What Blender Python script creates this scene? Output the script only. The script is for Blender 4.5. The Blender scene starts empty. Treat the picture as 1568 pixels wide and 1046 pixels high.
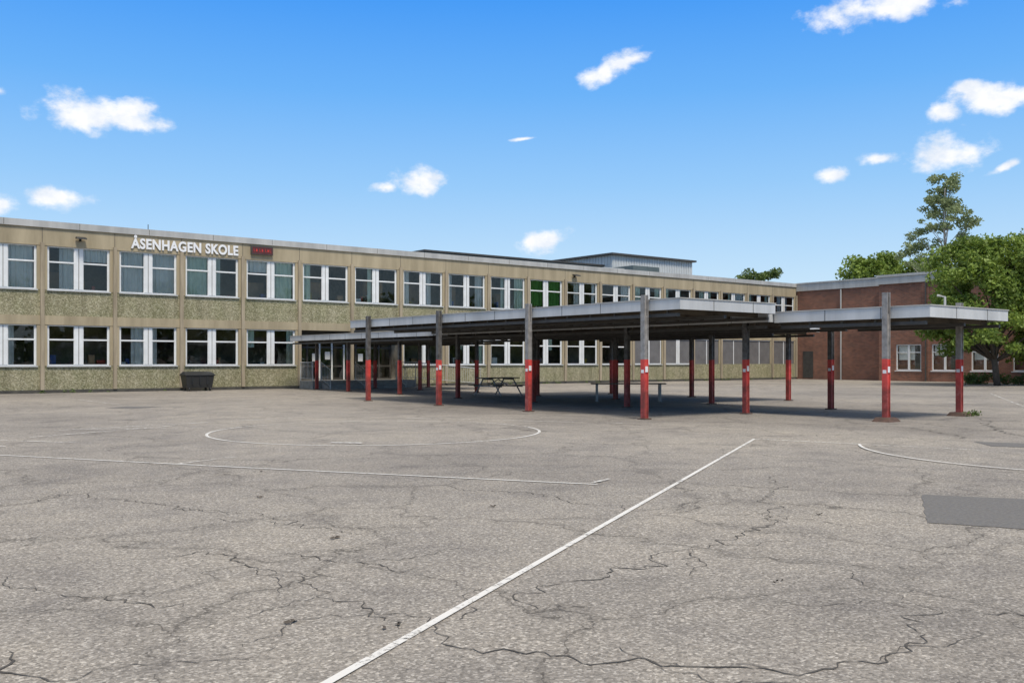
import bpy, math, random
import numpy as np
from mathutils import Vector, Matrix, noise as mnoise
random.seed(7); rng=np.random.default_rng(7)
TH=math.radians(52.0); ST,CT=math.sin(TH),math.cos(TH)
def L(r,f):
    """metres right / forward of the photographer's station -> site coordinates"""
    return (r*ST+f*CT, -r*CT+f*ST)
scene=bpy.context.scene
COL=scene.collection
# ---------------------------------------------------------------- helpers
class MB:
    def __init__(s): s.v=[];s.f=[];s.m=[]
    def add(s,vs,fs,m=0):
        o=len(s.v); s.v+= [tuple(v) for v in vs]
        for f in fs: s.f.append(tuple(i+o for i in f)); s.m.append(m)
    def box(s,x0,x1,y0,y1,z0,z1,m=0):
        vs=[(x0,y0,z0),(x1,y0,z0),(x1,y1,z0),(x0,y1,z0),(x0,y0,z1),(x1,y0,z1),(x1,y1,z1),(x0,y1,z1)]
        s.add(vs,[(0,3,2,1),(4,5,6,7),(0,1,5,4),(1,2,6,5),(2,3,7,6),(3,0,4,7)],m)
    def quad(s,a,b,c,d,m=0): s.add([a,b,c,d],[(0,1,2,3)],m)
    def tube(s,pts,rad,n=8,m=0,cap=True):
        pts=[Vector(p) for p in pts]; k=len(pts)
        if not hasattr(rad,'__len__'): rad=[rad]*k
        vs=[]
        for i,p in enumerate(pts):
            d=(pts[min(i+1,k-1)]-pts[max(i-1,0)]).normalized()
            a=Vector((0,0,1)) if abs(d.z)<.9 else Vector((1,0,0))
            u=d.cross(a).normalized(); w=d.cross(u)
            for j in range(n):
                t=2*math.pi*j/n; vs.append(p+(u*math.cos(t)+w*math.sin(t))*rad[i])
        fs=[]
        for i in range(k-1):
            for j in range(n):
                fs.append((i*n+j,i*n+(j+1)%n,(i+1)*n+(j+1)%n,(i+1)*n+j))
        if cap: fs.append(tuple(range(n))[::-1]); fs.append(tuple((k-1)*n+j for j in range(n)))
        s.add(vs,fs,m)
    def obj(s,name,mats,parent=None,loc=None,rot=0,smooth=False,bevel=0):
        me=bpy.data.meshes.new(name); me.from_pydata(s.v,[],s.f)
        for m in mats: me.materials.append(m)
        me.polygons.foreach_set('material_index',s.m)
        if smooth: me.polygons.foreach_set('use_smooth',[True]*len(s.f))
        me.update()
        o=bpy.data.objects.new(name,me); COL.objects.link(o)
        if parent: o.parent=parent
        if loc: o.location=loc
        o.rotation_euler[2]=rot
        if bevel:
            b=o.modifiers.new('b','BEVEL'); b.width=bevel; b.segments=2; b.limit_method='ANGLE'
        return o
def empty(name,loc=(0,0,0),rot=0):
    e=bpy.data.objects.new(name,None); COL.objects.link(e); e.location=loc; e.rotation_euler[2]=rot; e.empty_display_size=.3
    return e
def newmat(name):
    m=bpy.data.materials.new(name); m.use_nodes=True; nt=m.node_tree; nt.nodes.clear()
    out=nt.nodes.new('ShaderNodeOutputMaterial'); b=nt.nodes.new('ShaderNodeBsdfPrincipled')
    nt.links.new(b.outputs[0],out.inputs[0]); return m,nt,b,out
def N(nt,t,**k):
    n=nt.nodes.new(t)
    for a,v in k.items(): setattr(n,a,v)
    return n
def c4(c): return (c[0],c[1],c[2],1)
def ramp(nt,fac,stops):
    r=nt.nodes.new('ShaderNodeValToRGB'); e=r.color_ramp.elements
    e[0].position=stops[0][0]; e[0].color=c4(stops[0][1]); e[1].position=stops[-1][0]; e[1].color=c4(stops[-1][1])
    for p,c in stops[1:-1]:
        x=e.new(p); x.color=c4(c)
    nt.links.new(fac,r.inputs[0]); return r.outputs[0]
def noise(nt,vec,scale,detail=4,rough=.6):
    n=N(nt,'ShaderNodeTexNoise'); n.inputs['Scale'].default_value=scale; n.inputs['Detail'].default_value=detail
    n.inputs['Roughness'].default_value=rough; nt.links.new(vec,n.inputs['Vector']); return n.outputs[0]
def mixc(nt,fac,a,b,mode='MIX'):
    m=nt.nodes.new('ShaderNodeMix'); m.data_type='RGBA'; m.blend_type=mode
    for sock,val in ((m.inputs[0],fac),(m.inputs[6],a),(m.inputs[7],b)):
        if isinstance(val,(int,float)): sock.default_value=val
        elif isinstance(val,tuple): sock.default_value=c4(val)
        else: nt.links.new(val,sock)
    return m.outputs[2]
def mth(nt,op,a,b=None,c=None,clamp=False):
    m=nt.nodes.new('ShaderNodeMath'); m.operation=op; m.use_clamp=clamp
    for i,v in enumerate((a,b,c)):
        if v is None: continue
        if isinstance(v,(int,float)): m.inputs[i].default_value=v
        else: nt.links.new(v,m.inputs[i])
    return m.outputs[0]
def objco(nt): return nt.nodes.new('ShaderNodeTexCoord').outputs['Object']
def bump(nt,b,h,strength=.3,dist=.01):
    n=nt.nodes.new('ShaderNodeBump'); n.inputs['Strength'].default_value=strength; n.inputs['Distance'].default_value=dist
    nt.links.new(h,n.inputs['Height']); nt.links.new(n.outputs[0],b.inputs['Normal'])
def mat(name,c1,c2=None,scale=3,rough=.7,metal=0,bmp=0,streak=False):
    m,nt,b,out=newmat(name); c2=c2 or tuple(x*.75 for x in c1)
    co=objco(nt)
    if streak:
        mp=N(nt,'ShaderNodeMapping'); mp.inputs['Scale'].default_value=(1,1,.12); nt.links.new(co,mp.inputs[0]); co=mp.outputs[0]
    n=noise(nt,co,scale,5,.65)
    nt.links.new(ramp(nt,n,[(.32,c2),(.66,c1)]),b.inputs['Base Color'])
    b.inputs['Roughness'].default_value=rough; b.inputs['Metallic'].default_value=metal
    if bmp: bump(nt,b,noise(nt,co,scale*8),bmp,.01)
    return m
# ---------------------------------------------------------------- materials
WALL_TAN=mat('tan_render',(.43,.36,.24),(.29,.24,.155),1.6,.9,bmp=.2,streak=True)
def aggregate():
    m,nt,b,out=newmat('aggregate_panel'); co=objco(nt)
    v=N(nt,'ShaderNodeTexVoronoi'); v.inputs['Scale'].default_value=24; nt.links.new(co,v.inputs['Vector'])
    r=N(nt,'ShaderNodeSeparateColor'); nt.links.new(v.outputs['Color'],r.inputs[0])
    st=ramp(nt,r.outputs[0],[(0,(.12,.11,.065)),(.35,(.24,.22,.13)),(.7,(.37,.335,.215)),(1,(.58,.54,.4))])
    mo=noise(nt,co,1.3,5); mf=ramp(nt,mo,[(.38,(0,0,0)),(.62,(1,1,1))])
    c=mixc(nt,mf,(.32,.29,.185),(.23,.23,.115)); c=mixc(nt,.6,c,st)
    mp=N(nt,'ShaderNodeMapping'); mp.inputs['Scale'].default_value=(1,1,.1); nt.links.new(co,mp.inputs[0])
    s=noise(nt,mp.outputs[0],3,5); c=mixc(nt,.7,c,ramp(nt,s,[(.3,(.6,.6,.56)),(.6,(1,1,1))]),'MULTIPLY')
    nt.links.new(c,b.inputs['Base Color']); b.inputs['Roughness'].default_value=.95
    bump(nt,b,v.outputs['Distance'],.5,.015); return m
AGG=aggregate()
RIB=mat('rib_concrete',(.42,.35,.25),(.25,.205,.14),4,.9,streak=True)
PLINTH=mat('plinth_dark',(.09,.085,.07),(.045,.043,.04),3,.9)
FRAME=mat('white_frame_paint',(.78,.79,.78),(.66,.67,.66),2,.45)
SILL=mat('sill_metal',(.55,.56,.55),(.4,.41,.41),3,.5)
COPING=mat('coping_metal',(.52,.51,.48),(.36,.355,.335),1.2,.5,metal=.1,streak=True)
JOINT=mat('joint_dark',(.11,.10,.085),None,3,.9)
ROOFM=mat('roof_felt',(.09,.09,.09),None,2,.9)
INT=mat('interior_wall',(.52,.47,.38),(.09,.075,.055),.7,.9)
CURT=mat('curtain_fabric',(.80,.88,.76),(.62,.72,.60),2,.9)
CURTW=mat('curtain_white',(.88,.88,.84),(.75,.75,.71),2,.9)
BLIND=mat('blind_green',(.14,.38,.08),None,2,.8)
BOARD=mat('board_grey',(.16,.155,.155),(.115,.112,.112),1.5,.6)
BLACK=mat('black_plastic',(.018,.02,.02),(.03,.03,.03),4,.45)
DARKM=mat('dark_metal',(.045,.042,.038),(.075,.07,.062),4,.55)
STEEL=mat('galvanised_steel',(.42,.43,.44),(.3,.31,.32),8,.45,metal=.4)
FASCIA=mat('fascia_grey',(.62,.63,.63),(.42,.43,.43),1.0,.55,streak=True)
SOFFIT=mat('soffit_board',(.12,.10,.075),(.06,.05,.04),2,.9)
WOOD=mat('weathered_wood',(.26,.22,.17),(.15,.125,.1),5,.85)
CONC=mat('concrete',(.34,.33,.30),(.22,.21,.19),4,.95,bmp=.3)
WHITE=mat('white_paint',(.84,.84,.84),(.76,.76,.76),3,.5)
CORR=mat('corrugated_sheet',(.56,.58,.57),(.48,.50,.50),.8,.5)
GREEND=mat('dark_green_sheet',(.12,.15,.15),(.085,.11,.11),1,.6)
m,nt,b,out=newmat('led_red'); b.inputs['Base Color'].default_value=(.55,.04,.03,1); LED=m
LEDB=mat('led_board_face',(.10,.022,.018),(.07,.018,.015),3,.4)
def glass():
    m,nt,b,out=newmat('window_glass'); nt.nodes.remove(b)
    t=N(nt,'ShaderNodeBsdfTransparent'); t.inputs[0].default_value=(.88,.90,.87,1)
    g=N(nt,'ShaderNodeBsdfGlossy'); g.inputs['Roughness'].default_value=.015; g.inputs[0].default_value=(.92,.93,.9,1)
    f=N(nt,'ShaderNodeFresnel'); f.inputs[0].default_value=1.6
    co=objco(nt); bp=N(nt,'ShaderNodeBump'); bp.inputs['Strength'].default_value=.2; bp.inputs['Distance'].default_value=.06
    nt.links.new(noise(nt,co,.8,2),bp.inputs['Height']); nt.links.new(bp.outputs[0],g.inputs['Normal'])
    mx=N(nt,'ShaderNodeMixShader'); nt.links.new(f.outputs[0],mx.inputs[0]); nt.links.new(t.outputs[0],mx.inputs[1]); nt.links.new(g.outputs[0],mx.inputs[2])
    nt.links.new(mx.outputs[0],out.inputs[0]); return m
GLASS=glass()
def brick():
    m,nt,b,out=newmat('red_brick'); co=objco(nt)
    s=N(nt,'ShaderNodeSeparateXYZ'); nt.links.new(co,s.inputs[0])
    c=N(nt,'ShaderNodeCombineXYZ'); nt.links.new(mth(nt,'ADD',s.outputs[0],s.outputs[1]),c.inputs[0]); nt.links.new(s.outputs[2],c.inputs[1])
    k=N(nt,'ShaderNodeTexBrick'); nt.links.new(c.outputs[0],k.inputs['Vector'])
    k.inputs['Color1'].default_value=(.32,.125,.07,1); k.inputs['Color2'].default_value=(.18,.072,.045,1); k.inputs['Mortar'].default_value=(.27,.2,.16,1)
    k.inputs['Scale'].default_value=1; k.inputs['Mortar Size'].default_value=.012; k.inputs['Brick Width'].default_value=.25; k.inputs['Row Height'].default_value=.085
    n=noise(nt,co,.7,6); cc=mixc(nt,.8,k.outputs['Color'],ramp(nt,n,[(.3,(.62,.59,.57)),(.7,(1.12,1.05,1))]),'MULTIPLY')
    nt.links.new(cc,b.inputs['Base Color']); b.inputs['Roughness'].default_value=.9; return m
BRICK=brick()
def postmat(name,up1,up2):
    m,nt,b,out=newmat(name); co=objco(nt); s=N(nt,'ShaderNodeSeparateXYZ'); nt.links.new(co,s.inputs[0])
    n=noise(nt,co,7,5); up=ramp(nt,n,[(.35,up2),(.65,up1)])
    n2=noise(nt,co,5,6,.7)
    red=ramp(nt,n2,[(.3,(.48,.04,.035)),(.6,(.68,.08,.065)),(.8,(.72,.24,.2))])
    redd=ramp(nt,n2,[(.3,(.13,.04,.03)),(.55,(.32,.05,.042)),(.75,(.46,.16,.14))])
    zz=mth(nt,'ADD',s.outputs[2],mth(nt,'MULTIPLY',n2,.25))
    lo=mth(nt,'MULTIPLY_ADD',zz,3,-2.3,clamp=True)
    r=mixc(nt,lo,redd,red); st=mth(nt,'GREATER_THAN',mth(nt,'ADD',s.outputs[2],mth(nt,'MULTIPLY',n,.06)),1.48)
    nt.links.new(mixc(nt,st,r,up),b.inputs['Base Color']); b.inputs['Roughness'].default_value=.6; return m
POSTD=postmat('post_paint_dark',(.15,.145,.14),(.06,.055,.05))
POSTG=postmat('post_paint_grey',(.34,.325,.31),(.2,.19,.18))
def asphalt():
    m,nt,b,out=newmat('worn_asphalt'); co=objco(nt)
    v=N(nt,'ShaderNodeTexVoronoi'); v.inputs['Scale'].default_value=70; nt.links.new(co,v.inputs['Vector'])
    sp=N(nt,'ShaderNodeSeparateColor'); nt.links.new(v.outputs['Color'],sp.inputs[0])
    st=ramp(nt,sp.outputs[0],[(0,(.12,.108,.094)),(.4,(.235,.213,.187)),(.8,(.335,.305,.27)),(1,(.60,.56,.50))])
    st=mixc(nt,.42,st,(.272,.248,.219))
    g=noise(nt,co,30,5,.8); st=mixc(nt,.9,st,ramp(nt,g,[(.3,(.45,.45,.45)),(.5,(1,1,1)),(.7,(1.38,1.37,1.35))]),'MULTIPLY')
    g2=noise(nt,co,1.1,6,.68); st=mixc(nt,.9,st,ramp(nt,g2,[(.28,(.68,.68,.70)),(.46,(.95,.95,.95)),(.7,(1.15,1.14,1.11))]),'MULTIPLY')
    g3=noise(nt,co,.15,4,.6); st=mixc(nt,.95,st,ramp(nt,g3,[(.35,(.80,.80,.81)),(.5,(1,1,1)),(.65,(1.13,1.12,1.09))]),'MULTIPLY')
    wn=N(nt,'ShaderNodeTexNoise'); wn.inputs['Scale'].default_value=1.7; wn.inputs['Detail'].default_value=5; nt.links.new(co,wn.inputs['Vector'])
    ad=N(nt,'ShaderNodeVectorMath',operation='MULTIPLY_ADD'); nt.links.new(wn.outputs['Color'],ad.inputs[0]); ad.inputs[1].default_value=(1.1,1.1,0); nt.links.new(co,ad.inputs[2])
    vc=N(nt,'ShaderNodeTexVoronoi',feature='DISTANCE_TO_EDGE'); vc.inputs['Scale'].default_value=.42; nt.links.new(ad.outputs[0],vc.inputs['Vector'])
    cr=mth(nt,'LESS_THAN',vc.outputs['Distance'],.0027)
    cr=mth(nt,'MULTIPLY',cr,mth(nt,'GREATER_THAN',g2,.46))
    st=mixc(nt,mth(nt,'MULTIPLY',cr,.55),st,(.07,.062,.054))
    # soft dark band of crumbling round the cracks
    halo=N(nt,'ShaderNodeMapRange'); halo.inputs[1].default_value=0; halo.inputs[2].default_value=.03; halo.inputs[3].default_value=.82; halo.inputs[4].default_value=1; nt.links.new(vc.outputs['Distance'],halo.inputs[0])
    hc=N(nt,'ShaderNodeCombineColor'); [nt.links.new(halo.outputs[0],hc.inputs[i]) for i in range(3)]
    st=mixc(nt,1.0,st,hc.outputs[0],'MULTIPLY')
    nt.links.new(st,b.inputs['Base Color']); b.inputs['Roughness'].default_value=.93; b.inputs['Specular IOR Level'].default_value=.2
    h=mth(nt,'ADD',mth(nt,'MULTIPLY',v.outputs['Distance'],-1),g); bump(nt,b,h,.6,.006); return m
ASPH=asphalt()
PATCH=mat('patch_asphalt',(.17,.16,.148),(.105,.10,.094),30,.95,bmp=.4)
CRACK=mat('crack_dark',(.05,.044,.038),(.10,.09,.078),6,1)
def linepaint(name,thr):
    m,nt,b,out=newmat(name); co=objco(nt)
    n=noise(nt,co,16,6,.8); n2=noise(nt,co,1.3,3)
    s=mth(nt,'ADD',n,mth(nt,'MULTIPLY',mth(nt,'SUBTRACT',n2,.5),.5))
    f=ramp(nt,s,[(thr-.07,(0,0,0)),(thr+.07,(.95,.95,.95))])
    t=N(nt,'ShaderNodeBsdfTransparent'); mx=N(nt,'ShaderNodeMixShader')
    b.inputs['Base Color'].default_value=(.66,.64,.60,1); b.inputs['Roughness'].default_value=.8
    nt.links.new(f,mx.inputs[0]); nt.links.new(t.outputs[0],mx.inputs[1]); nt.links.new(b.outputs[0],mx.inputs[2]); nt.links.new(mx.outputs[0],out.inputs[0]); return m
PAINT=linepaint('line_paint',.40); PAINTF=linepaint('line_paint_faded',.50)
def leafmat(name,d,l,sc=1.0):
    m,nt,b,out=newmat(name); co=objco(nt)
    a=noise(nt,co,.9*sc,3); bb=noise(nt,co,9*sc,2)
    s=mth(nt,'ADD',mth(nt,'MULTIPLY',a,.6),mth(nt,'MULTIPLY',bb,.4))
    col=ramp(nt,s,[(.38,d),(.62,l)])
    nt.links.new(col,b.inputs['Base Color']); b.inputs['Roughness'].default_value=.6
    t=N(nt,'ShaderNodeBsdfTranslucent'); nt.links.new(col,t.inputs[0]); mx=N(nt,'ShaderNodeMixShader'); mx.inputs[0].default_value=.35
    nt.links.new(b.outputs[0],mx.inputs[1]); nt.links.new(t.outputs[0],mx.inputs[2]); nt.links.new(mx.outputs[0],out.inputs[0]); return m
LEAF=leafmat('leaf_green',(.09,.15,.02),(.30,.40,.07))
LEAF2=leafmat('leaf_birch',(.15,.19,.08),(.32,.38,.18))
LEAF3=leafmat('leaf_dark',(.06,.10,.025),(.17,.24,.06))
BARK=mat('bark',(.12,.1,.08),(.06,.05,.04),6,.95); BIRCHB=mat('birch_bark',(.5,.48,.45),(.15,.14,.13),5,.9)
# ---------------------------------------------------------------- ground
g=MB(); g.quad((-300,-300,0),(500,-300,0),(500,500,0),(-300,500,0)); g.obj('asphalt_schoolyard',[ASPH])
def ribbon(mb,pts,w,z,jag=0,m=0,taper=False,seed=0):
    r=random.Random(seed); P=[Vector(L(*p)) for p in pts]
    if jag:
        Q=[]
        for i in range(len(P)-1):
            d=P[i+1]-P[i]; n=max(2,int(d.length/.04)); 
            for j in range(n):
                t=j/n; q=P[i]+d*t; nn=Vector((-d.y,d.x)).normalized()
                off=mnoise.noise(Vector((q.x*2.2,q.y*2.2,seed)))*.32*jag+mnoise.noise(Vector((q.x*9,q.y*9,seed+3)))*.14*jag+r.uniform(-.012,.012)
                Q.append(q+nn*off*min(1,4*min(1,(i+t)/(len(P)-1)+.1)))
        Q.append(P[-1]); P=Q
    vs=[];k=len(P)
    for i,p in enumerate(P):
        d=(P[min(i+1,k-1)]-P[max(i-1,0)]).normalized(); n=Vector((-d.y,d.x))
        ww=w*(r.uniform(.2,1.4) if jag else 1)
        if taper: ww*=max(.15,math.sin(math.pi*min(1,max(0,(i+.5)/k)))**.4)
        vs+= [(p.x+n.x*ww/2,p.y+n.y*ww/2,z),(p.x-n.x*ww/2,p.y-n.y*ww/2,z)]
    mb.add(vs,[(2*i,2*i+1,2*i+3,2*i+2) for i in range(k-1)],m)
ln=MB()
ribbon(ln,[(-1.6,2.12),(-.80,4.12),(4.37,17.06)],.05,.008)
ribbon(ln,[(4.37,17.0),(7.42,14.8),(10.5,12.6)],.05,.012,m=1)
ribbon(ln,[(-11,15.4),(-7.62,14.1),(-3.66,12.5),(.97,10.74)],.05,.008)
ribbon(ln,[(.9,10.8),(1.15,11.2)],.05,.016,m=1)
def arc(cx,cy,r,a0,a1,n=48): return [(cx+r*math.cos(math.radians(a0+(a1-a0)*i/n)),cy+r*math.sin(math.radians(a0+(a1-a0)*i/n))) for i in range(n+1)]
ribbon(ln,arc(-2.7,18.95,3.25,-200,20),.055,.008)
ribbon(ln,arc(-2.7,18.95,3.25,20,160),.055,.008,m=1)
ribbon(ln,arc(9.3,14.6,3.7,160,260),.05,.016)
for a,bq in [((-8.84,17.35),(-7.3,20.5)),((-11,17.3),(-7.38,16.2)),((-9.5,15.9),(-8.3,15.5)),((-4.55,12.85),(-4.04,13.8)),((-15.7,34.4),(-12.5,30.3)),((-9,19.4),(-6.6,19.9)),((20.9,41.4),(14,25)),((-2.8,23.4),(2.5,21.3)),((-9.3,19),(-5.2,23.5))]:
    ribbon(ln,[a,bq],.06,.012,m=1)
ribbon(ln,[(-3.1,16.2),(-2.55,16.1)],.13,.016)
ln.obj('court_markings',[PAINT,PAINTF])
cr=MB()
cracks=[[(3.24,11.67),(2.7,9.81),(2.3,8.75),(2.36,8.22)],[(2.23,5.56),(2.33,5.38),(2.05,4.75),(1.67,4.44),(1.22,4.26),(.648,4.35),(-.138,4.54),(-.427,4.99),(-.821,5.31)],
[(1.35,7.07),(.777,6.4),(.347,5.85),(.059,5.31)],[(-1.656,6.88),(-1.1,6.6),(-.64,6.44)],[(-2.52,6.72),(-2.27,6.95),(-1.757,6.3),(-1.387,6.02),(-1.147,5.66)],
[(-2.47,8.75),(-1.87,8.12),(-1.21,7.66)],[(-2.7,5.72),(-1.88,5.41)],[(-2.455,4.54),(-1.909,4.17)],[(11.5,23.3),(9.76,19),(9.54,17.6)],[(2.33,5.38),(2.9,5.2),(3.3,4.6)],[(-1.3,10.8),(.3,10),(1.1,8.8)],[(6.4,16.8),(5.2,18.5),(4.6,20.5)],
[(-1.147,5.66),(-.8,5.3),(-.5,5.0)],[(1.35,7.07),(1.9,7.6),(2.4,8.6)],[(-4.8,10.2),(-3.2,9.0),(-2.47,8.75)]]
for i,c in enumerate(cracks): ribbon(cr,c,(.0125 if i not in(8,) else .03),.004,jag=.9,taper=True,seed=i*7+1)
for i in range(26):
    a=cracks[[1,0,4,5,2,1,3,1,6,4,5,0,2,1,10,11,12,13,14,4,2,1,3,13,9,7][i]]; p=a[min(len(a)-1,i%len(a))]; an=random.uniform(0,6.28); q=p
    br=[p]
    for j in range(3): an+=random.uniform(-.6,.6); q=(q[0]+.3*math.cos(an),q[1]+.3*math.sin(an)); br.append(q)
    ribbon(cr,br,.007,.0045,jag=.6,taper=True,seed=60+i)
cr.obj('asphalt_cracks',[CRACK])
pt=MB()
def poly(mb,pts,z,m=0): mb.add([(*L(*p),z) for p in pts],[tuple(range(len(pts)))],m)
def rough_poly(mb,pts,z):
    Q=[]
    for i in range(len(pts)):
        a=Vector(pts[i]); b_=Vector(pts[(i+1)%len(pts)])
        for j in range(14):
            q=a+(b_-a)*j/14; Q.append((q.x+random.uniform(-.012,.012),q.y+random.uniform(-.012,.012)))
    poly(mb,Q,z)
rough_poly(pt,[(3.6,8.22),(4.63,7.72),(5.64,9.44),(4.3,9.95)],.004)
rough_poly(pt,[(8.05,16.5),(10.5,15.2),(10.2,14.5),(7.9,15.6)],.004)
rough_poly(pt,[(-12,29.5),(-10.8,29.3),(-11.2,28.0),(-12.2,28.4)],.004)
pt.obj('asphalt_patch',[PATCH])
lf=MB()
for (px,py,sc) in [(-2.6,9.7,1),(-1.2,5.05,1),(-.64,5.0,.8),(-1.4,7.5,1),(-.2,9.1,.8),(2.8,8.6,.7),(-3.2,12,.9),(1.7,6,.5)]:
    for k in range(3):
        x,y=L(px+random.uniform(-.05,.05),py+random.uniform(-.05,.05)); a=random.uniform(0,6.28); s=.03*sc
        c,d=math.cos(a)*s,math.sin(a)*s
        lf.add([(x-c,y-d,.01),(x-d*.5,y+c*.5,.022),(x+c,y+d,.012),(x+d*.5,y-c*.5,.006)],[(0,1,2,3)],0)
lf.obj('fallen_leaves',[BARK])
# ---------------------------------------------------------------- main school building
sb=empty('school_building')
FY=45.5; BAY=3.05; X0=9.35; K0,K1=-6,18
XA=X0+K0*BAY; XB=X0+K1*BAY
wal=MB(); agg=MB(); rib=MB(); frm=MB(); gls=MB(); sil=MB(); cur=MB(); brd=MB(); jnt=MB()
wal.box(XA,XB,FY,FY+.3,3.02,3.42); wal.box(XA,XB,FY,FY+.3,6.5,7.28)
def window(x0,x1,z0,z1,style):
    y0,y1=FY+.10,FY+.17
    xm=(x0+x1)/2; w=.06; cm=.17
    frm.box(x0,x0+w,y0,y1,z0,z1); frm.box(x1-w,x1,y0,y1,z0,z1)
    frm.box(x0+w,x1-w,y0,y1,z1-w,z1); frm.box(x0+w,x1-w,y0,y1,z0,z0+w)
    frm.box(xm-cm,xm+cm,y0-.01,y1,z0+w,z1-w)
    jnt.box(xm-.012,xm+.012,y0-.014,y0-.005,z0+w,z1-w)
    zt=z1-.36*(z1-z0)
    for a,bb in ((x0+w,xm-cm),(xm+cm,x1-w)):
        if style!='board':
            frm.box(a,bb,y0+.01,y1-.01,zt-.035,zt+.035)
            frm.box(a,a+.035,y0+.015,y1-.01,z0+w,z1-w); frm.box(bb-.035,bb,y0+.015,y1-.01,z0+w,z1-w)
            gls.quad((a+.035,y0+.04,z0+w),(bb-.035,y0+.04,z0+w),(bb-.035,y0+.04,z1-w),(a+.035,y0+.04,z1-w))
        else: brd.box(a,bb,y0+.02,y0+.04,z0+w,z1-w)
    sil.box(x0-.03,x1+.03,FY-.05,y0,z0-.045,z0)
def curtain(x0,x1,z0,z1,y,m):
    n=max(6,int((x1-x0)/.04)); vs=[]
    for i in range(n+1):
        x=x0+(x1-x0)*i/n; yy=y+.04*math.sin(i*1.15)+.015*math.sin(i*2.7)
        vs+=[(x,yy,z0),(x,yy,z1)]
    cur.add(vs,[(2*i,2*i+2,2*i+3,2*i+1) for i in range(n)],m)
for k in range(K0,K1):
    xa=X0+k*BAY; xb=xa+BAY; wa,wb=xa+.21,xb-.21
    entr=k in (4,5)
    for fl,(z0,z1) in enumerate(((1.2,3.02),(4.56,6.5))):
        if fl==0 and entr: continue
        agg.box(xa+.08,xb-.08,FY+.03,FY+.3,(.14 if fl==0 else 3.42),z0)
        wal.box(xa+.08,wa,FY+.02,FY+.28,z0,z1); wal.box(wb,xb-.08,FY+.02,FY+.28,z0,z1)
        if fl==0 and k>=14:
            brd.box(wa,wb,FY+.1,FY+.15,z0,z1); frm.box(wa,wb,FY+.06,FY+.098,z1-.07,z1)
            frm.box((wa+wb)/2-.03,(wa+wb)/2+.03,FY+.07,FY+.098,z0,z1-.07)
            continue
        window(wa,wb,z0,z1,'board' if (fl==0 and k>=12) else 'glass')
        r=random.Random(k*13+fl*5); xm=(wa+wb)/2
        if r.random()<(.95 if fl else .4):
            cm=0 if r.random()<.6 else 1
            if fl==1 and k==9: cm=2
            for si,(s0,s1) in enumerate(((wa+.08,xm-.17),(xm+.17,wb-.08))):
                u=r.random(); ww=(s1-s0)*r.uniform(.2,.6)
                if fl==1 and k<4 and r.random()<.5: ww=(s1-s0)*.95
                zl=z0 if (fl==1 or r.random()<.5) else z0+.9
                if cm==2: curtain(s0,s1,z0+.3,z1,FY+.24,2)
                elif u<.45: curtain(s0,s0+ww,zl,z1,FY+.24,cm)
                elif u<.85: curtain(s1-ww,s1,zl,z1,FY+.24,cm)
                elif u<.95: curtain(s0,s1,z1-.6,z1,FY+.24,1)
        for q in range(r.randint(1,5)):
            xx=r.uniform(wa+.1,wb-.4); hh=r.uniform(.12,.5); cur.box(xx,xx+r.uniform(.1,.4),FY+.38,FY+.6,z0-.02,z0+hh,r.choice([1,3,4,5,6,6]))
        if fl==1:
            xx=r.uniform(wa,wb-1.2); cur.box(xx,xx+r.uniform(.7,1.3),FY+1.2,FY+1.6,z0-.6,z0+r.uniform(.7,1.4),6)
for k in range(K0,K1+1):
    x=X0+k*BAY; rib.box(x-.08,x+.08,FY-.09,FY+.25,.14,6.62)
    jnt.box(x-.012,x+.012,FY-.004,FY+.02,6.63,7.27)
    if k<K1: jnt.box(x+BAY/2-.01,x+BAY/2+.01,FY-.084,FY-.07,7.3,7.56)
rm=MB()
rm.box(XA+.02,XB-.01,FY-.03,FY+.25,0,.139,1)
rm.box(XA,XB+.1,FY-.08,FY+.3,7.281,7.57,0)
rm.box(XA+.02,XB-.02,FY+.301,FY+13,7.1,7.25,2)
rm.box(XA+.02,XB-.02,FY+.301,FY+4,3.05,3.25,3)
rm.box(XA+.02,XB-.02,FY+3.6,FY+3.75,0,7.09,3)
rm.box(XA-.2,XA,FY,FY+13,0,7.5,4); rm.box(XA,XB,FY+12.8,FY+13.01,0,7.45,4)
for k in range(K0,K1+1,2): rm.box(X0+k*BAY-.05,X0+k*BAY+.05,FY+.305,FY+3.6,.1,7.08,3)
rm.obj('roof_and_interior',[COPING,PLINTH,ROOFM,INT,WALL_TAN],sb)
wal.obj('concrete_bands',[WALL_TAN],sb); agg.obj('spandrel_panels',[AGG],sb); rib.obj('ribs',[RIB],sb)
frm.obj('window_frames',[FRAME],sb); gls.obj('window_glass',[GLASS],sb); sil.obj('window_sills',[SILL],sb)
REDO=mat('red_item',(.4,.06,.04)); BLUO=mat('blue_item',(.06,.12,.35)); YELO=mat('yellow_item',(.5,.36,.06)); BRO=mat('wooden_furniture',(.5,.32,.18),(.38,.24,.13))
cur.obj('curtains',[CURT,CURTW,BLIND,REDO,BLUO,YELO,BRO],sb); brd.obj('boarded_panels',[BOARD],sb); jnt.obj('joints',[JOINT],sb)
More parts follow.
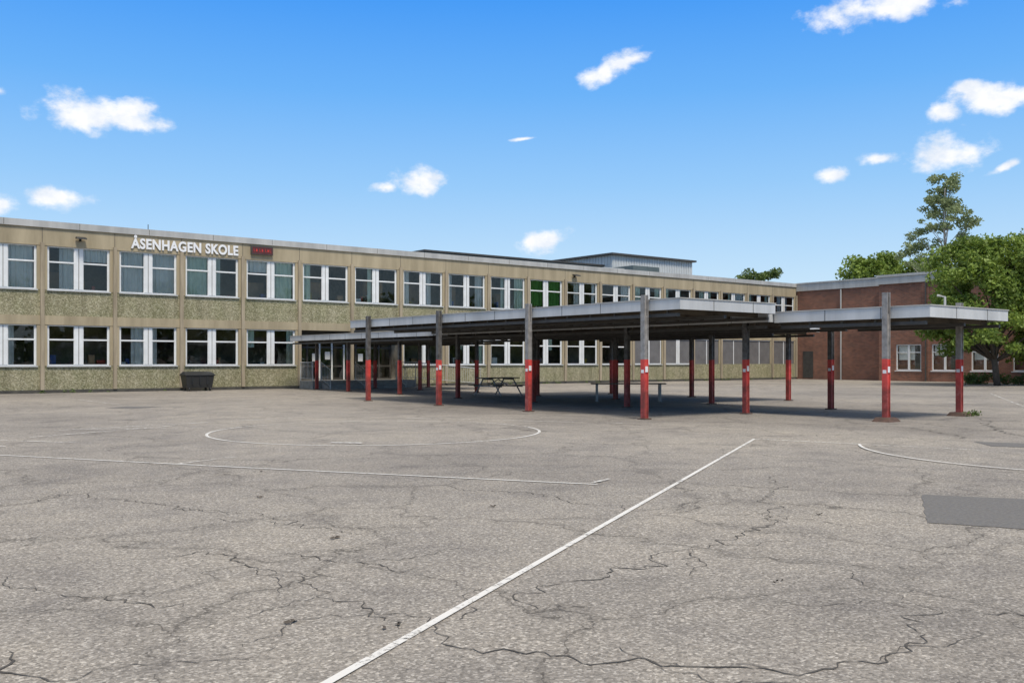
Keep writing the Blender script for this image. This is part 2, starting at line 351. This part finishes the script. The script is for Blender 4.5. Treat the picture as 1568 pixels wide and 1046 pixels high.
# entrance: recessed glazed doors, landing, steps
en=MB(); xa=X0+4*BAY; xb=xa+2*BAY
en.box(xa+.08,xb-.08,FY+.9,FY+1.0,2.5,3.03,0)
for i in range(9):
    x=xa+.1+i*(xb-xa-.28)/8; en.box(x,x+.08,FY+.88,FY+.97,.41,2.5,3 if i in (2,3,4) else 0)
for z in (.415,1.1,2.1): en.box(xa+.1,xb-.1,FY+.89,FY+.96,z,z+.09,0)
en.box(xa+.1,xb-.1,FY+.92,FY+.93,.5,2.5,1)
for xx,zz in ((xa+1.15,1.4),(xa+1.9,1.5),(xa+3.9,1.4)): en.box(xx,xx+.3,FY+.865,FY+.875,zz,zz+.42,3)
en.box(xa-.02,xb+.02,FY-1.6,FY+.88,0,.40,2)
for i in range(3): en.box(xa+.5,xb-1.3,FY-1.9-.3*(i),FY-1.601-.3*i,0,.30-.1*i,2)
en.obj('entrance_doors',[DARKM,GLASS,CONC,FRAME],sb)
rl=MB()
def rail(x0,y0,x1,y1,h=.95,z=.1,z2=None):
    z2=z if z2 is None else z2
    rl.tube([(x0,y0,z),(x0,y0,h+z),(x1,y1,h+z2),(x1,y1,z2)],.026,6); rl.tube([(x0,y0,z+.12),(x1,y1,z2+.12)],.016,6)
    n=max(2,int(math.hypot(x1-x0,y1-y0)/.15))
    for i in range(1,n): t=i/n; zz=z+(z2-z)*t; rl.tube([(x0+(x1-x0)*t,y0+(y1-y0)*t,zz+.12),(x0+(x1-x0)*t,y0+(y1-y0)*t,h+zz)],.009,4)
rail(xa+.45,FY-2.6,xa+.45,FY-1.6,z=.02,z2=.4); rail(xa+2.4,FY-2.6,xa+2.4,FY-1.6,z=.02,z2=.4); rail(xb-1.25,FY-2.6,xb-1.25,FY-1.6,z=.02,z2=.4)
rail(xa,FY-1.55,xa,FY-.15,z=.4); rail(xa,FY-1.55,xa+.44,FY-1.55,z=.4); rail(xb-1.2,FY-1.55,xb,FY-1.55,z=.4); rail(xb,FY-1.55,xb+4.4,FY-1.55,z=.4,z2=.02)
rl.obj('entrance_railing',[SILL])
# rooftop volumes
rt=MB()
rt.box(36,53.2,FY+10.5,FY+24,7.2,9.1,0); rt.box(35.9,53.25,FY+10.4,FY+24,9.1,9.22,2)
rt.box(53.2,62.6,FY+9.5,FY+24,7.2,9.95,1); rt.box(52.9,63.0,FY+9.2,FY+24,9.95,10.10,2)
x=53.3
while x<62.6: rt.box(x,x+.12,FY+9.46,FY+9.499,7.2,9.94,1); x+=.3
y=FY+9.7
while y<FY+24: rt.box(53.16,53.199,y,y+.12,9.23,9.94,1); y+=.35
rt.box(50.2,53.0,FY+4.2,FY+9.0,7.2,8.5,0)
for xx in (30,44,47.5): rt.tube([(xx,FY+6,7.2),(xx,FY+6,8.0)],.18,10,1); rt.tube([(xx,FY+6,8.0),(xx,FY+6,8.12)],.28,10,2)
rt.box(48,50.1,FY+5,FY+7,7.2,8.3,1)
rt.tube([(14.2,FY+1,7.2),(14.2,FY+1,7.95)],.02,5,2)
rt.obj('rooftop_plant_room',[GREEND,CORR,DARKM],sb)
for xx in (10.9,40.6):
    l=MB(); l.box(-.05,.05,-.10,0,-.05,.1); l.add([(-.22,-.42,.02),(.22,-.42,.02),(.22,-.08,.06),(-.22,-.08,.06),(-.2,-.40,.09),(.2,-.40,.09),(.2,-.08,.16),(-.2,-.08,.16)],[(0,3,2,1),(4,5,6,7),(0,1,5,4),(1,2,6,5),(2,3,7,6),(3,0,4,7)])
    l.obj('wall_lamp',[BLACK],None,(xx,FY-.003,6.82),0,bevel=.01)
# sign
cu=bpy.data.curves.new('school_name_sign','FONT'); cu.body='ÅSENHAGEN SKOLE'; cu.size=.6; cu.extrude=.02; cu.offset=.02; cu.space_character=1.07
to=bpy.data.objects.new('t',cu); COL.objects.link(to); bpy.context.view_layer.update()
me=bpy.data.meshes.new_from_object(to.evaluated_get(bpy.context.evaluated_depsgraph_get())); bpy.data.objects.remove(to)
xs=[v.co.x for v in me.vertices]; w=max(xs)-min(xs)
for v in me.vertices:
    v.co.x=(v.co.x-min(xs))*5.15/w; v.co.y=v.co.y*1.08
me.materials.clear(); me.materials.append(WHITE)
so=bpy.data.objects.new('school_name_sign',me); COL.objects.link(so); so.location=(13.1,FY-.05,6.66); so.rotation_euler=(math.pi/2,0,0)
le=MB(); le.box(0,1.15,-.14,-.003,0,.42,0); le.box(.04,1.11,-.143,-.139,.04,.38,2)
for i,xx in enumerate((.12,.24,.42,.54,.72,.84,.96)):
    le.box(xx,xx+.07,-.15,-.1435,.15,.17+.1*(i%2),1); le.box(xx,xx+.02,-.1505,-.1436,.18+.1*(i%2),.30,1)
le.obj('led_clock_board',[DARKM,LED,LEDB],None,(18.9,FY,6.76))
# ---------------------------------------------------------------- brick wing
bw=empty('brick_gym_building')
w=MB(); WX=XB+.12; SX=WX-1.0
w.box(WX,WX+25,37.8,FY+8,0,6.95,0)
wins=[(34.6,36.5),(32.0,33.85),(29.3,31.1),(26.6,28.4),(24,25.8)]
ys=[37.8]+[v for a in wins for v in (a[1],a[0])]+[20]
for i in range(0,len(ys),2): w.box(SX,SX+.35,ys[i+1],ys[i],0,6.95,0)
for a,bb in wins: w.box(SX,SX+.35,a,bb,0,.75,0); w.box(SX,SX+.35,a,bb,2.6,6.95,0)
w.box(SX+.36,WX+25,20,37.79,0,6.94,0)
w.box(SX-.06,SX+.3,34.0,34.5,0,6.9,0)
w.obj('brick_walls',[BRICK],bw)
w=MB()
w.box(WX-.12,WX+25,37.9,FY+8.1,6.951,7.5,1); w.box(WX-.18,WX+25,37.9,FY+8.15,7.5,7.6,0)
w.box(SX-.15,WX+25.2,19.8,37.88,6.951,7.45,1); w.box(SX-.22,WX+25.3,19.7,37.895,7.451,7.62,0)
w.tube([(WX-.1,41.5,0),(WX-.1,41.5,6.9)],.06,8,0); w.tube([(SX-.12,34.2,0),(SX-.12,34.2,6.9)],.05,8,2)
w.box(WX-.04,WX-.002,44.0,44.9,.1,2.2,2)
w.obj('fascia',[COPING,COPING,DARKM],bw)
w=MB();gw=MB()
for i,(a,bb) in enumerate(wins):
    z0,z1=.75,2.6; x=SX+.08
    w.box(x,x+.07,a,a+.08,z0,z1); w.box(x,x+.07,bb-.08,bb,z0,z1); w.box(x,x+.07,a+.08,bb-.08,z1-.08,z1); w.box(x,x+.07,a+.08,bb-.08,z0,z0+.08)
    mm=(a+bb)/2; w.box(x-.01,x+.07,mm-.07,mm+.07,z0+.08,z1-.08)
    w.box(x+.01,x+.06,a+.08,mm-.07,2.0,2.06); w.box(x+.01,x+.06,mm+.07,bb-.08,2.0,2.06)
    w.box(SX-.06,x,a-.05,bb+.05,z0-.06,z0-.002); gw.quad((x+.035,a+.08,z0+.08),(x+.035,bb-.08,z0+.08),(x+.035,bb-.08,z1-.08),(x+.035,a+.08,z1-.08))
    gw.box(x+.2,x+.21,a+.1,bb-.1,1.5+.3*(i%2),z1-.1,1)
    if i<2: gw.box(x+.19,x+.195,a+.15,a+.6,.9,z1-.1,2)
w.obj('window_frames',[FRAME],bw); gw.obj('window_glass',[GLASS,CURTW,JOINT],bw)
# ---------------------------------------------------------------- canopy
cn=empty('covered_walkway')
cx=[16.6,20.45,24.35,28.5]; cy=[16.05,20.5,25.0,29.5]
posts=[]
for i,x in enumerate(cx):
    for j,y in enumerate(cy):
        if i==3 and j==0: continue
        posts.append((x,y,(i==0 and j<2), 3.0 if (i==0) else 2.72))
posts+=[(20.42,12.0,True,3.0),(24.05,12.1,True,2.9),(20.8,34.3,False,2.6),(24.8,34.3,False,2.6),(20.9,39,False,2.6),(24.8,39,False,2.6),(21.4,43.2,False,2.7),(24.6,43.0,False,2.6),(28.0,43.2,False,2.6),(28.2,39,False,2.6)]
pm=MB(); pg=MB(); ft=MB(); nt_=MB()
def hpost(mb,x,y,h,w=.135):
    t=.02
    mb.box(x-w/2,x-w/2+t,y-w/2,y+w/2,0.02,h); mb.box(x+w/2-t,x+w/2,y-w/2,y+w/2,0.02,h)
    mb.box(x-w/2+t,x+w/2-t,y-.012,y+.012,0.02,h)
    mb.box(x-w/2+t,x+w/2-t,y-w/2+.02,y-w/2+.04,0.02,h-.5)
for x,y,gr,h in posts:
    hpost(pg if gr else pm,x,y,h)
    if gr and y<13: ft.add([(x-.26,y-.22,0),(x+.26,y-.22,0),(x+.26,y+.22,0),(x-.26,y+.22,0),(x-.18,y-.16,.1),(x+.18,y-.16,.1),(x+.18,y+.16,.1),(x-.18,y+.16,.1)],[(4,5,6,7),(0,1,5,4),(1,2,6,5),(2,3,7,6),(3,0,4,7)])
    else: ft.box(x-.12,x+.12,y-.12,y+.12,0,.03)
    if (x<17 and y<29) or y<17: nt_.box(x-.045,x+.045,y-.072,y-.0685,1.14,1.28); nt_.box(x-.072,x-.0685,y-.045,y+.045,1.12,1.2)
pm.obj('posts_dark',[POSTD],cn); pg.obj('posts_grey',[POSTG],cn); ft.obj('footings',[mat('rusty_base',(.13,.075,.055),(.07,.05,.04),8,.9)],cn); nt_.obj('notices',[WHITE],cn)
rf=MB()
def roof(x0,x1,y0,y1,zb,zt,beams=True):
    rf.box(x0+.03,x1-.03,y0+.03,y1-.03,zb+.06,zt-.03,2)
    t=.03
    rf.box(x0,x0+t,y0,y1,zb,zt,0); rf.box(x1-t,x1,y0,y1,zb,zt,0); rf.box(x0+t,x1-t,y0,y0+t,zb,zt,0); rf.box(x0+t,x1-t,y1-t,y1,zb,zt,0)
    rf.box(x0-.02,x1+.02,y0-.02,y1+.02,zt,zt+.025,3)
    y=y0+1.2
    while y<y1: rf.box(x0-.004,x0-.001,y-.008,y+.008,zb,zt-.002,1); y+=1.5
    x=x0+1.2
    while x<x1: rf.box(x-.008,x+.008,y0-.004,y0-.001,zb,zt-.002,1); x+=1.5
    y=y0+.5
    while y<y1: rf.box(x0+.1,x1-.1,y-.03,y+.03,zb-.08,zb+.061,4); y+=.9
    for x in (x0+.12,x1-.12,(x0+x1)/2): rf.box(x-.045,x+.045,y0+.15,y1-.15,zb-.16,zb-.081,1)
roof(16.70,20.3,15.0,31.0,2.62,2.87)
roof(20.34,24.25,15.25,31.0,2.42,2.66)
roof(24.27,29.2,15.5+4.2,31.0,2.43,2.665)
roof(20.53,24.3,11.0,15.2,2.40,2.66)
roof(20.34,25.2,31.05,44.0,2.4,2.64)
roof(25.25,28.6,37.5,44.0,2.4,2.635)
rf.tube([(23.7,12.3,2.6),(23.7,12.3,3.05),(23.7,12.5,3.1)],.03,8,3)
rf.obj('canopy_roof',[FASCIA,DARKM,SOFFIT,COPING,SOFFIT],cn)
# ---------------------------------------------------------------- furniture
def picnic(name,loc,rot,l=1.8):
    p=MB()
    for i in range(4): p.box(-l/2,l/2,-.36+i*.18,-.2+i*.18,.71,.75,0)
    for s in (-1,1):
        for i in range(2): y=s*(.62+i*.14); p.box(-l/2,l/2,y-.06,y+.06,.42,.46,0)
        x=s*(l/2-.3)
        p.tube([(x,-.75,.02),(x,-.25,.7)],.028,6,1); p.tube([(x,.75,.02),(x,.25,.7)],.028,6,1); p.tube([(x,-.78,.4),(x,.78,.4)],.028,6,1)
        p.tube([(x,-.3,.68),(x,.3,.68)],.028,6,1); p.tube([(x,0,.4),(0,0,.68)],.02,6,1)
    p.obj(name,[WOOD,STEEL],None,(loc[0],loc[1],0),rot)
picnic('picnic_table',(23.2,30.6),.15)
def bench(name,loc,rot,l):
    p=MB()
    for i in range(3): p.box(-l/2,l/2,-.22+i*.15,-.09+i*.15,.6,.64,0)
    for x in (-l/2+.2,l/2-.2):
        p.box(x-.03,x+.03,-.18,-.12,0.02,.6,1); p.box(x-.03,x+.03,.12,.18,0.02,.6,1); p.box(x-.03,x+.03,-.12,.12,.53,.58,1); p.box(x-.04,x+.04,-.25,.25,0,.02,1)
    p.obj(name,[WOOD,STEEL],None,(loc[0],loc[1],0),rot)
bench('outdoor_bench',(23.6,23.6),-math.radians(38),2.6)
wb=MB()
W,D,H=1.35,.78,.72
wb.add([(-W/2+.08,-D/2+.06,.16),(W/2-.08,-D/2+.06,.16),(W/2-.08,D/2-.06,.16),(-W/2+.08,D/2-.06,.16),(-W/2,-D/2,H),(W/2,-D/2,H),(W/2,D/2,H),(-W/2,D/2,H)],[(0,3,2,1),(4,5,6,7),(0,1,5,4),(1,2,6,5),(2,3,7,6),(3,0,4,7)])
wb.box(-W/2-.04,W/2+.04,-D/2-.04,D/2+.04,H,H+.06)
wb.add([(-W/2-.03,-D/2-.03,H+.061),(W/2+.03,-D/2-.03,H+.061),(W/2+.03,D/2+.03,H+.061),(-W/2-.03,D/2+.03,H+.061),(-W/2+.05,-D/4,H+.17),(W/2-.05,-D/4,H+.17),(W/2-.05,D/4,H+.2),(-W/2+.05,D/4,H+.2)],[(4,5,6,7),(0,1,5,4),(1,2,6,5),(2,3,7,6),(3,0,4,7)])
for x in (-.35,0,.35): wb.box(x-.03,x+.03,-D/2-.02,-D/2+.05,.3,H-.002)
for sx in (-1,1):
    for sy in (-1,1): wb.tube([(sx*.5-.03,sy*.28,.09),(sx*.5+.03,sy*.28,.09)],.09,12)
wb.obj('waste_container',[BLACK],None,(15.9,44.6,0),0,bevel=.015)
# ---------------------------------------------------------------- trees
def leafmesh(name,clumps,per,size,mt,parent,seed):
    r=np.random.default_rng(seed); C=[]
    for (c,rad) in clumps:
        n=int(per*(rad**1.6)); d=r.normal(size=(n,3)); d/=np.linalg.norm(d,axis=1)[:,None]
        q=d*(r.random(n)**.45)[:,None]*rad*np.array([1.15,1.15,.75]); C.append(q+np.array(c))
    C=np.concatenate(C); n=len(C)
    u=r.normal(size=(n,3)); u/=np.linalg.norm(u,axis=1)[:,None]; w=r.normal(size=(n,3)); w-=u*(u*w).sum(1)[:,None]; w/=np.linalg.norm(w,axis=1)[:,None]
    s=(size*r.uniform(.6,1.3,n))[:,None]
    V=np.stack([C-u*s,C-w*s*.5,C+u*s,C+w*s*.5],1).reshape(-1,3)
    me=bpy.data.meshes.new(name); me.vertices.add(4*n); me.vertices.foreach_set('co',V.ravel()); me.loops.add(4*n); me.loops.foreach_set('vertex_index',np.arange(4*n))
    me.polygons.add(n); me.polygons.foreach_set('loop_start',np.arange(n)*4); me.polygons.foreach_set('loop_total',np.full(n,4)); me.update(); me.validate()
    me.materials.append(mt); o=bpy.data.objects.new(name,me); COL.objects.link(o); o.parent=parent
def tree(name,base,H,z0,prof,R,ncl,crad,per,size,mt,bark,seed,tr=.2):
    r=random.Random(seed); e=empty(name,(base[0],base[1],0)); cl=[]
    ts=[p[0] for p in prof]; rs=[p[1] for p in prof]
    for i in range(ncl):
        t=r.random(); rr=float(np.interp(t,ts,rs))*R; a=r.uniform(0,6.283); lob=1+.22*math.sin(a*3+seed+t*4)
        q=rr*lob*math.sqrt(r.uniform(.15,1)); cl.append(((q*math.cos(a),q*math.sin(a),z0+t*(H-z0)-crad*.4),crad*r.uniform(.55,1.2)))
    leafmesh('crown',cl,per,size,mt,e,seed)
    tb=MB(); pts=[(0.12*math.sin(i+seed),.12*math.cos(i*1.3+seed),H*.93*i/7) for i in range(8)]
    tb.tube(pts,[tr*(1-.88*i/7) for i in range(8)],8)
    for c,_ in cl[::3]:
        zb=max(z0*.6,c[2]-math.hypot(c[0],c[1])*.8-.5); zb=min(zb,H*.85); rr=tr*(1-.85*zb/H)*.45
        tb.tube([(0,0,zb),(c[0]*.45,c[1]*.45,(zb+c[2])/2+.1),c],[rr,rr*.6,.015],5)
    tb.obj('trunk_and_limbs',[bark],e,smooth=True); return e
tree('leafy_tree',L(27.8,54.5),8.7,2.3,[(0,.85),(.3,1),(.7,.95),(1,.5)],3.8,150,.8,400,.125,LEAF,BARK,3)
tree('leafy_tree',L(32.4,54.5),9.2,2.2,[(0,.8),(.3,1),(.7,.9),(1,.5)],3.8,110,.95,330,.14,LEAF,BARK,4)
tree('birch_tree',L(41.2,90),19.2,7,[(0,.95),(.35,1),(.7,.62),(1,.25)],3.9,150,.62,250,.15,LEAF2,BIRCHB,5,.25)
tree('birch_tree',L(51,92),14.5,5,[(0,.9),(.35,1),(.7,.62),(1,.22)],3.2,60,.8,220,.17,LEAF2,BIRCHB,15,.25)
tree('deciduous_tree',L(38.2,100),12.6,5,[(0,.9),(.5,1),(1,.45)],4.2,90,1.0,220,.2,LEAF,BARK,6,.3)
tree('deciduous_tree',L(43,104),12.6,5,[(0,.9),(.5,1),(1,.45)],4.2,70,1.0,220,.2,LEAF,BARK,16,.3)
tree('deciduous_tree',L(29.0,112),12.3,7,[(0,.9),(.5,1),(1,.7)],3.1,60,.7,240,.18,LEAF3,BARK,8,.3)
r=random.Random(2)
e=empty('hedge_shrub',(0,0,0)); cl=[]
for i in range(34):
    f=r.uniform(0,1); x,y=L(28.0+f*9,58.5-f*6+r.uniform(-.5,.5)); cl.append(((x,y,r.uniform(.1,.45+.5*f)),r.uniform(.35,.6)))
leafmesh('foliage',cl,600,.09,LEAF3,e,12)
e=empty('background_trees',(0,0,0)); cl=[]
for i in range(150):
    a=i/150; x=-60+a*190; 
    for j in range(2): cl.append(((x+r.uniform(-2,2),-48+r.uniform(-6,6),r.uniform(1,8+3.5*math.sin(i*.4))),r.uniform(2,3.2)))
leafmesh('foliage',cl,28,.6,LEAF,e,13)
# weeds along the wall foot and post bases
e=empty('wall_foot_weeds',(0,0,0)); cl=[]
for i in range(60):
    x=r.uniform(XA,XB)
    if 20<x<29: continue
    cl.append(((x,FY-.14,r.uniform(.02,.07)),r.uniform(.06,.16)))
for i in range(5): cl.append(((24.15+r.uniform(-.2,.3),12.0+r.uniform(-.2,.2),.04),.14))
leafmesh('foliage',cl,900,.035,LEAF3,e,14)
# ---------------------------------------------------------------- world
w=bpy.data.worlds.new('World'); scene.world=w; w.use_nodes=True; nt=w.node_tree; nt.nodes.clear()
out=nt.nodes.new('ShaderNodeOutputWorld'); bg=nt.nodes.new('ShaderNodeBackground'); bg.inputs[1].default_value=.1
sky=nt.nodes.new('ShaderNodeTexSky'); sky.sky_type='NISHITA'; sky.sun_disc=False
SE=58; SR=196.7
sky.sun_elevation=math.radians(SE); sky.sun_rotation=math.radians(SR); sky.ozone_density=3; sky.dust_density=.4
D=nt.nodes.new('ShaderNodeTexCoord').outputs['Generated']
sx=nt.nodes.new('ShaderNodeSeparateXYZ'); nt.links.new(D,sx.inputs[0])
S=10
gr=ramp(nt,sx.outputs[2],[(0,(.78,.90,1.0)),(.08,(.58,.80,1.0)),(.18,(.32,.62,1.0)),(.27,(.15,.47,1.0)),(.36,(.055,.34,.98)),(.46,(.10,.36,.9)),(.62,(.86,.86,.87)),(1,(.93,.91,.87))])  # upper stops: bright cloudy white above the view, added for soft neutral fill light
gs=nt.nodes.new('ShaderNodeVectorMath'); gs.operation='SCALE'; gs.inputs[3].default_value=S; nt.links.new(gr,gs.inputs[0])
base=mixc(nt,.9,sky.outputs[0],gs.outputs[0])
F=1450.
clouds=[(150,172,84,32,0),(205,190,58,18,6),(92,303,44,18,0),(-2,140,20,14,0),(2,312,26,14,0),(638,279,44,21,0),(590,287,25,9,0),(827,365,42,18,-4),(930,107,52,17,-24),(972,90,30,9,-12),(1355,8,105,26,-6),(1530,150,75,24,8),(1480,135,28,14,0),(1443,171,27,14,0),(1455,233,60,26,0),(1350,243,28,9,0),(1272,269,22,12,0),(800,213,22,3,-6),(1540,255,26,7,-20)]
cur_=None
for (px,py,hw,hh,roll) in clouds:   # cloud bearings (tangents of azimuth / elevation about the yard's long view)
    c=Vector(((px-784)/F,(553-py)/F,1)); ln_=c.length; c/=ln_
    X=Vector((ST,-CT,0)); Y=Vector((0,0,1)); Z=Vector((CT,ST,0))
    C=X*c.x+Y*c.y+Z*c.z; Rr=C.cross(Vector((0,0,1))).normalized(); U=Rr.cross(C).normalized()
    ro=math.radians(-roll); R2=Rr*math.cos(ro)+U*math.sin(ro); U2=-Rr*math.sin(ro)+U*math.cos(ro)
    M=Matrix((R2,U2,-C)).transposed(); 
    mp=N(nt,'ShaderNodeMapping',vector_type='TEXTURE'); mp.inputs['Location'].default_value=C; mp.inputs['Rotation'].default_value=M.to_euler('XYZ')
    mp.inputs['Scale'].default_value=(hw/F/ln_,hh/F/ln_,.4); nt.links.new(D,mp.inputs[0])
    le_=N(nt,'ShaderNodeVectorMath',operation='LENGTH'); nt.links.new(mp.outputs[0],le_.inputs[0])
    cur_=le_.outputs['Value'] if cur_ is None else mth(nt,'MINIMUM',cur_,le_.outputs['Value'])
mpn=N(nt,'ShaderNodeMapping'); mpn.inputs['Scale'].default_value=(1,1,1.5); nt.links.new(D,mpn.inputs[0])
nn=noise(nt,mpn.outputs[0],27,7,.6)
den=mth(nt,'ADD',mth(nt,'SUBTRACT',1.0,cur_),mth(nt,'MULTIPLY',mth(nt,'SUBTRACT',nn,.5),3.1))
al=nt.nodes.new('ShaderNodeMapRange'); al.interpolation_type='SMOOTHSTEP'; al.inputs[1].default_value=-.15; al.inputs[2].default_value=.85; nt.links.new(den,al.inputs[0])
sh=noise(nt,mpn.outputs[0],38,4,.6)
cc=ramp(nt,sh,[(.35,(.84,.89,.97)),(.6,(1.04,1.04,1.06))])
cs=nt.nodes.new('ShaderNodeVectorMath'); cs.operation='SCALE'; cs.inputs[3].default_value=S*1.0; nt.links.new(cc,cs.inputs[0])
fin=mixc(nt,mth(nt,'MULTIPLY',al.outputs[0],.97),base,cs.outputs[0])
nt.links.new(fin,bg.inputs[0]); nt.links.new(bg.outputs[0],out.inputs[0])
# sun
sl=bpy.data.lights.new('sun','SUN'); sl.energy=3.3; sl.angle=math.radians(14); sl.color=(1,.92,.80)
so=bpy.data.objects.new('sun',sl); COL.objects.link(so)
az=math.radians(SR); d=Vector((math.sin(az)*math.cos(math.radians(SE)),math.cos(az)*math.cos(math.radians(SE)),math.sin(math.radians(SE))))
so.rotation_euler=d.to_track_quat('Z','Y').to_euler()
# camera
cd=bpy.data.cameras.new('camera'); cam=bpy.data.objects.new('camera',cd); COL.objects.link(cam)
cd.sensor_width=36; cd.lens=1450/1568*36; cd.shift_y=.0194; cd.clip_end=2000; cd.clip_start=.05
cam.location=(0,0,1.4); cam.rotation_euler=(math.pi/2,0,TH-math.pi/2)
scene.camera=cam
scene.view_settings.view_transform='Standard'; scene.view_settings.look='None'; scene.view_settings.exposure=0
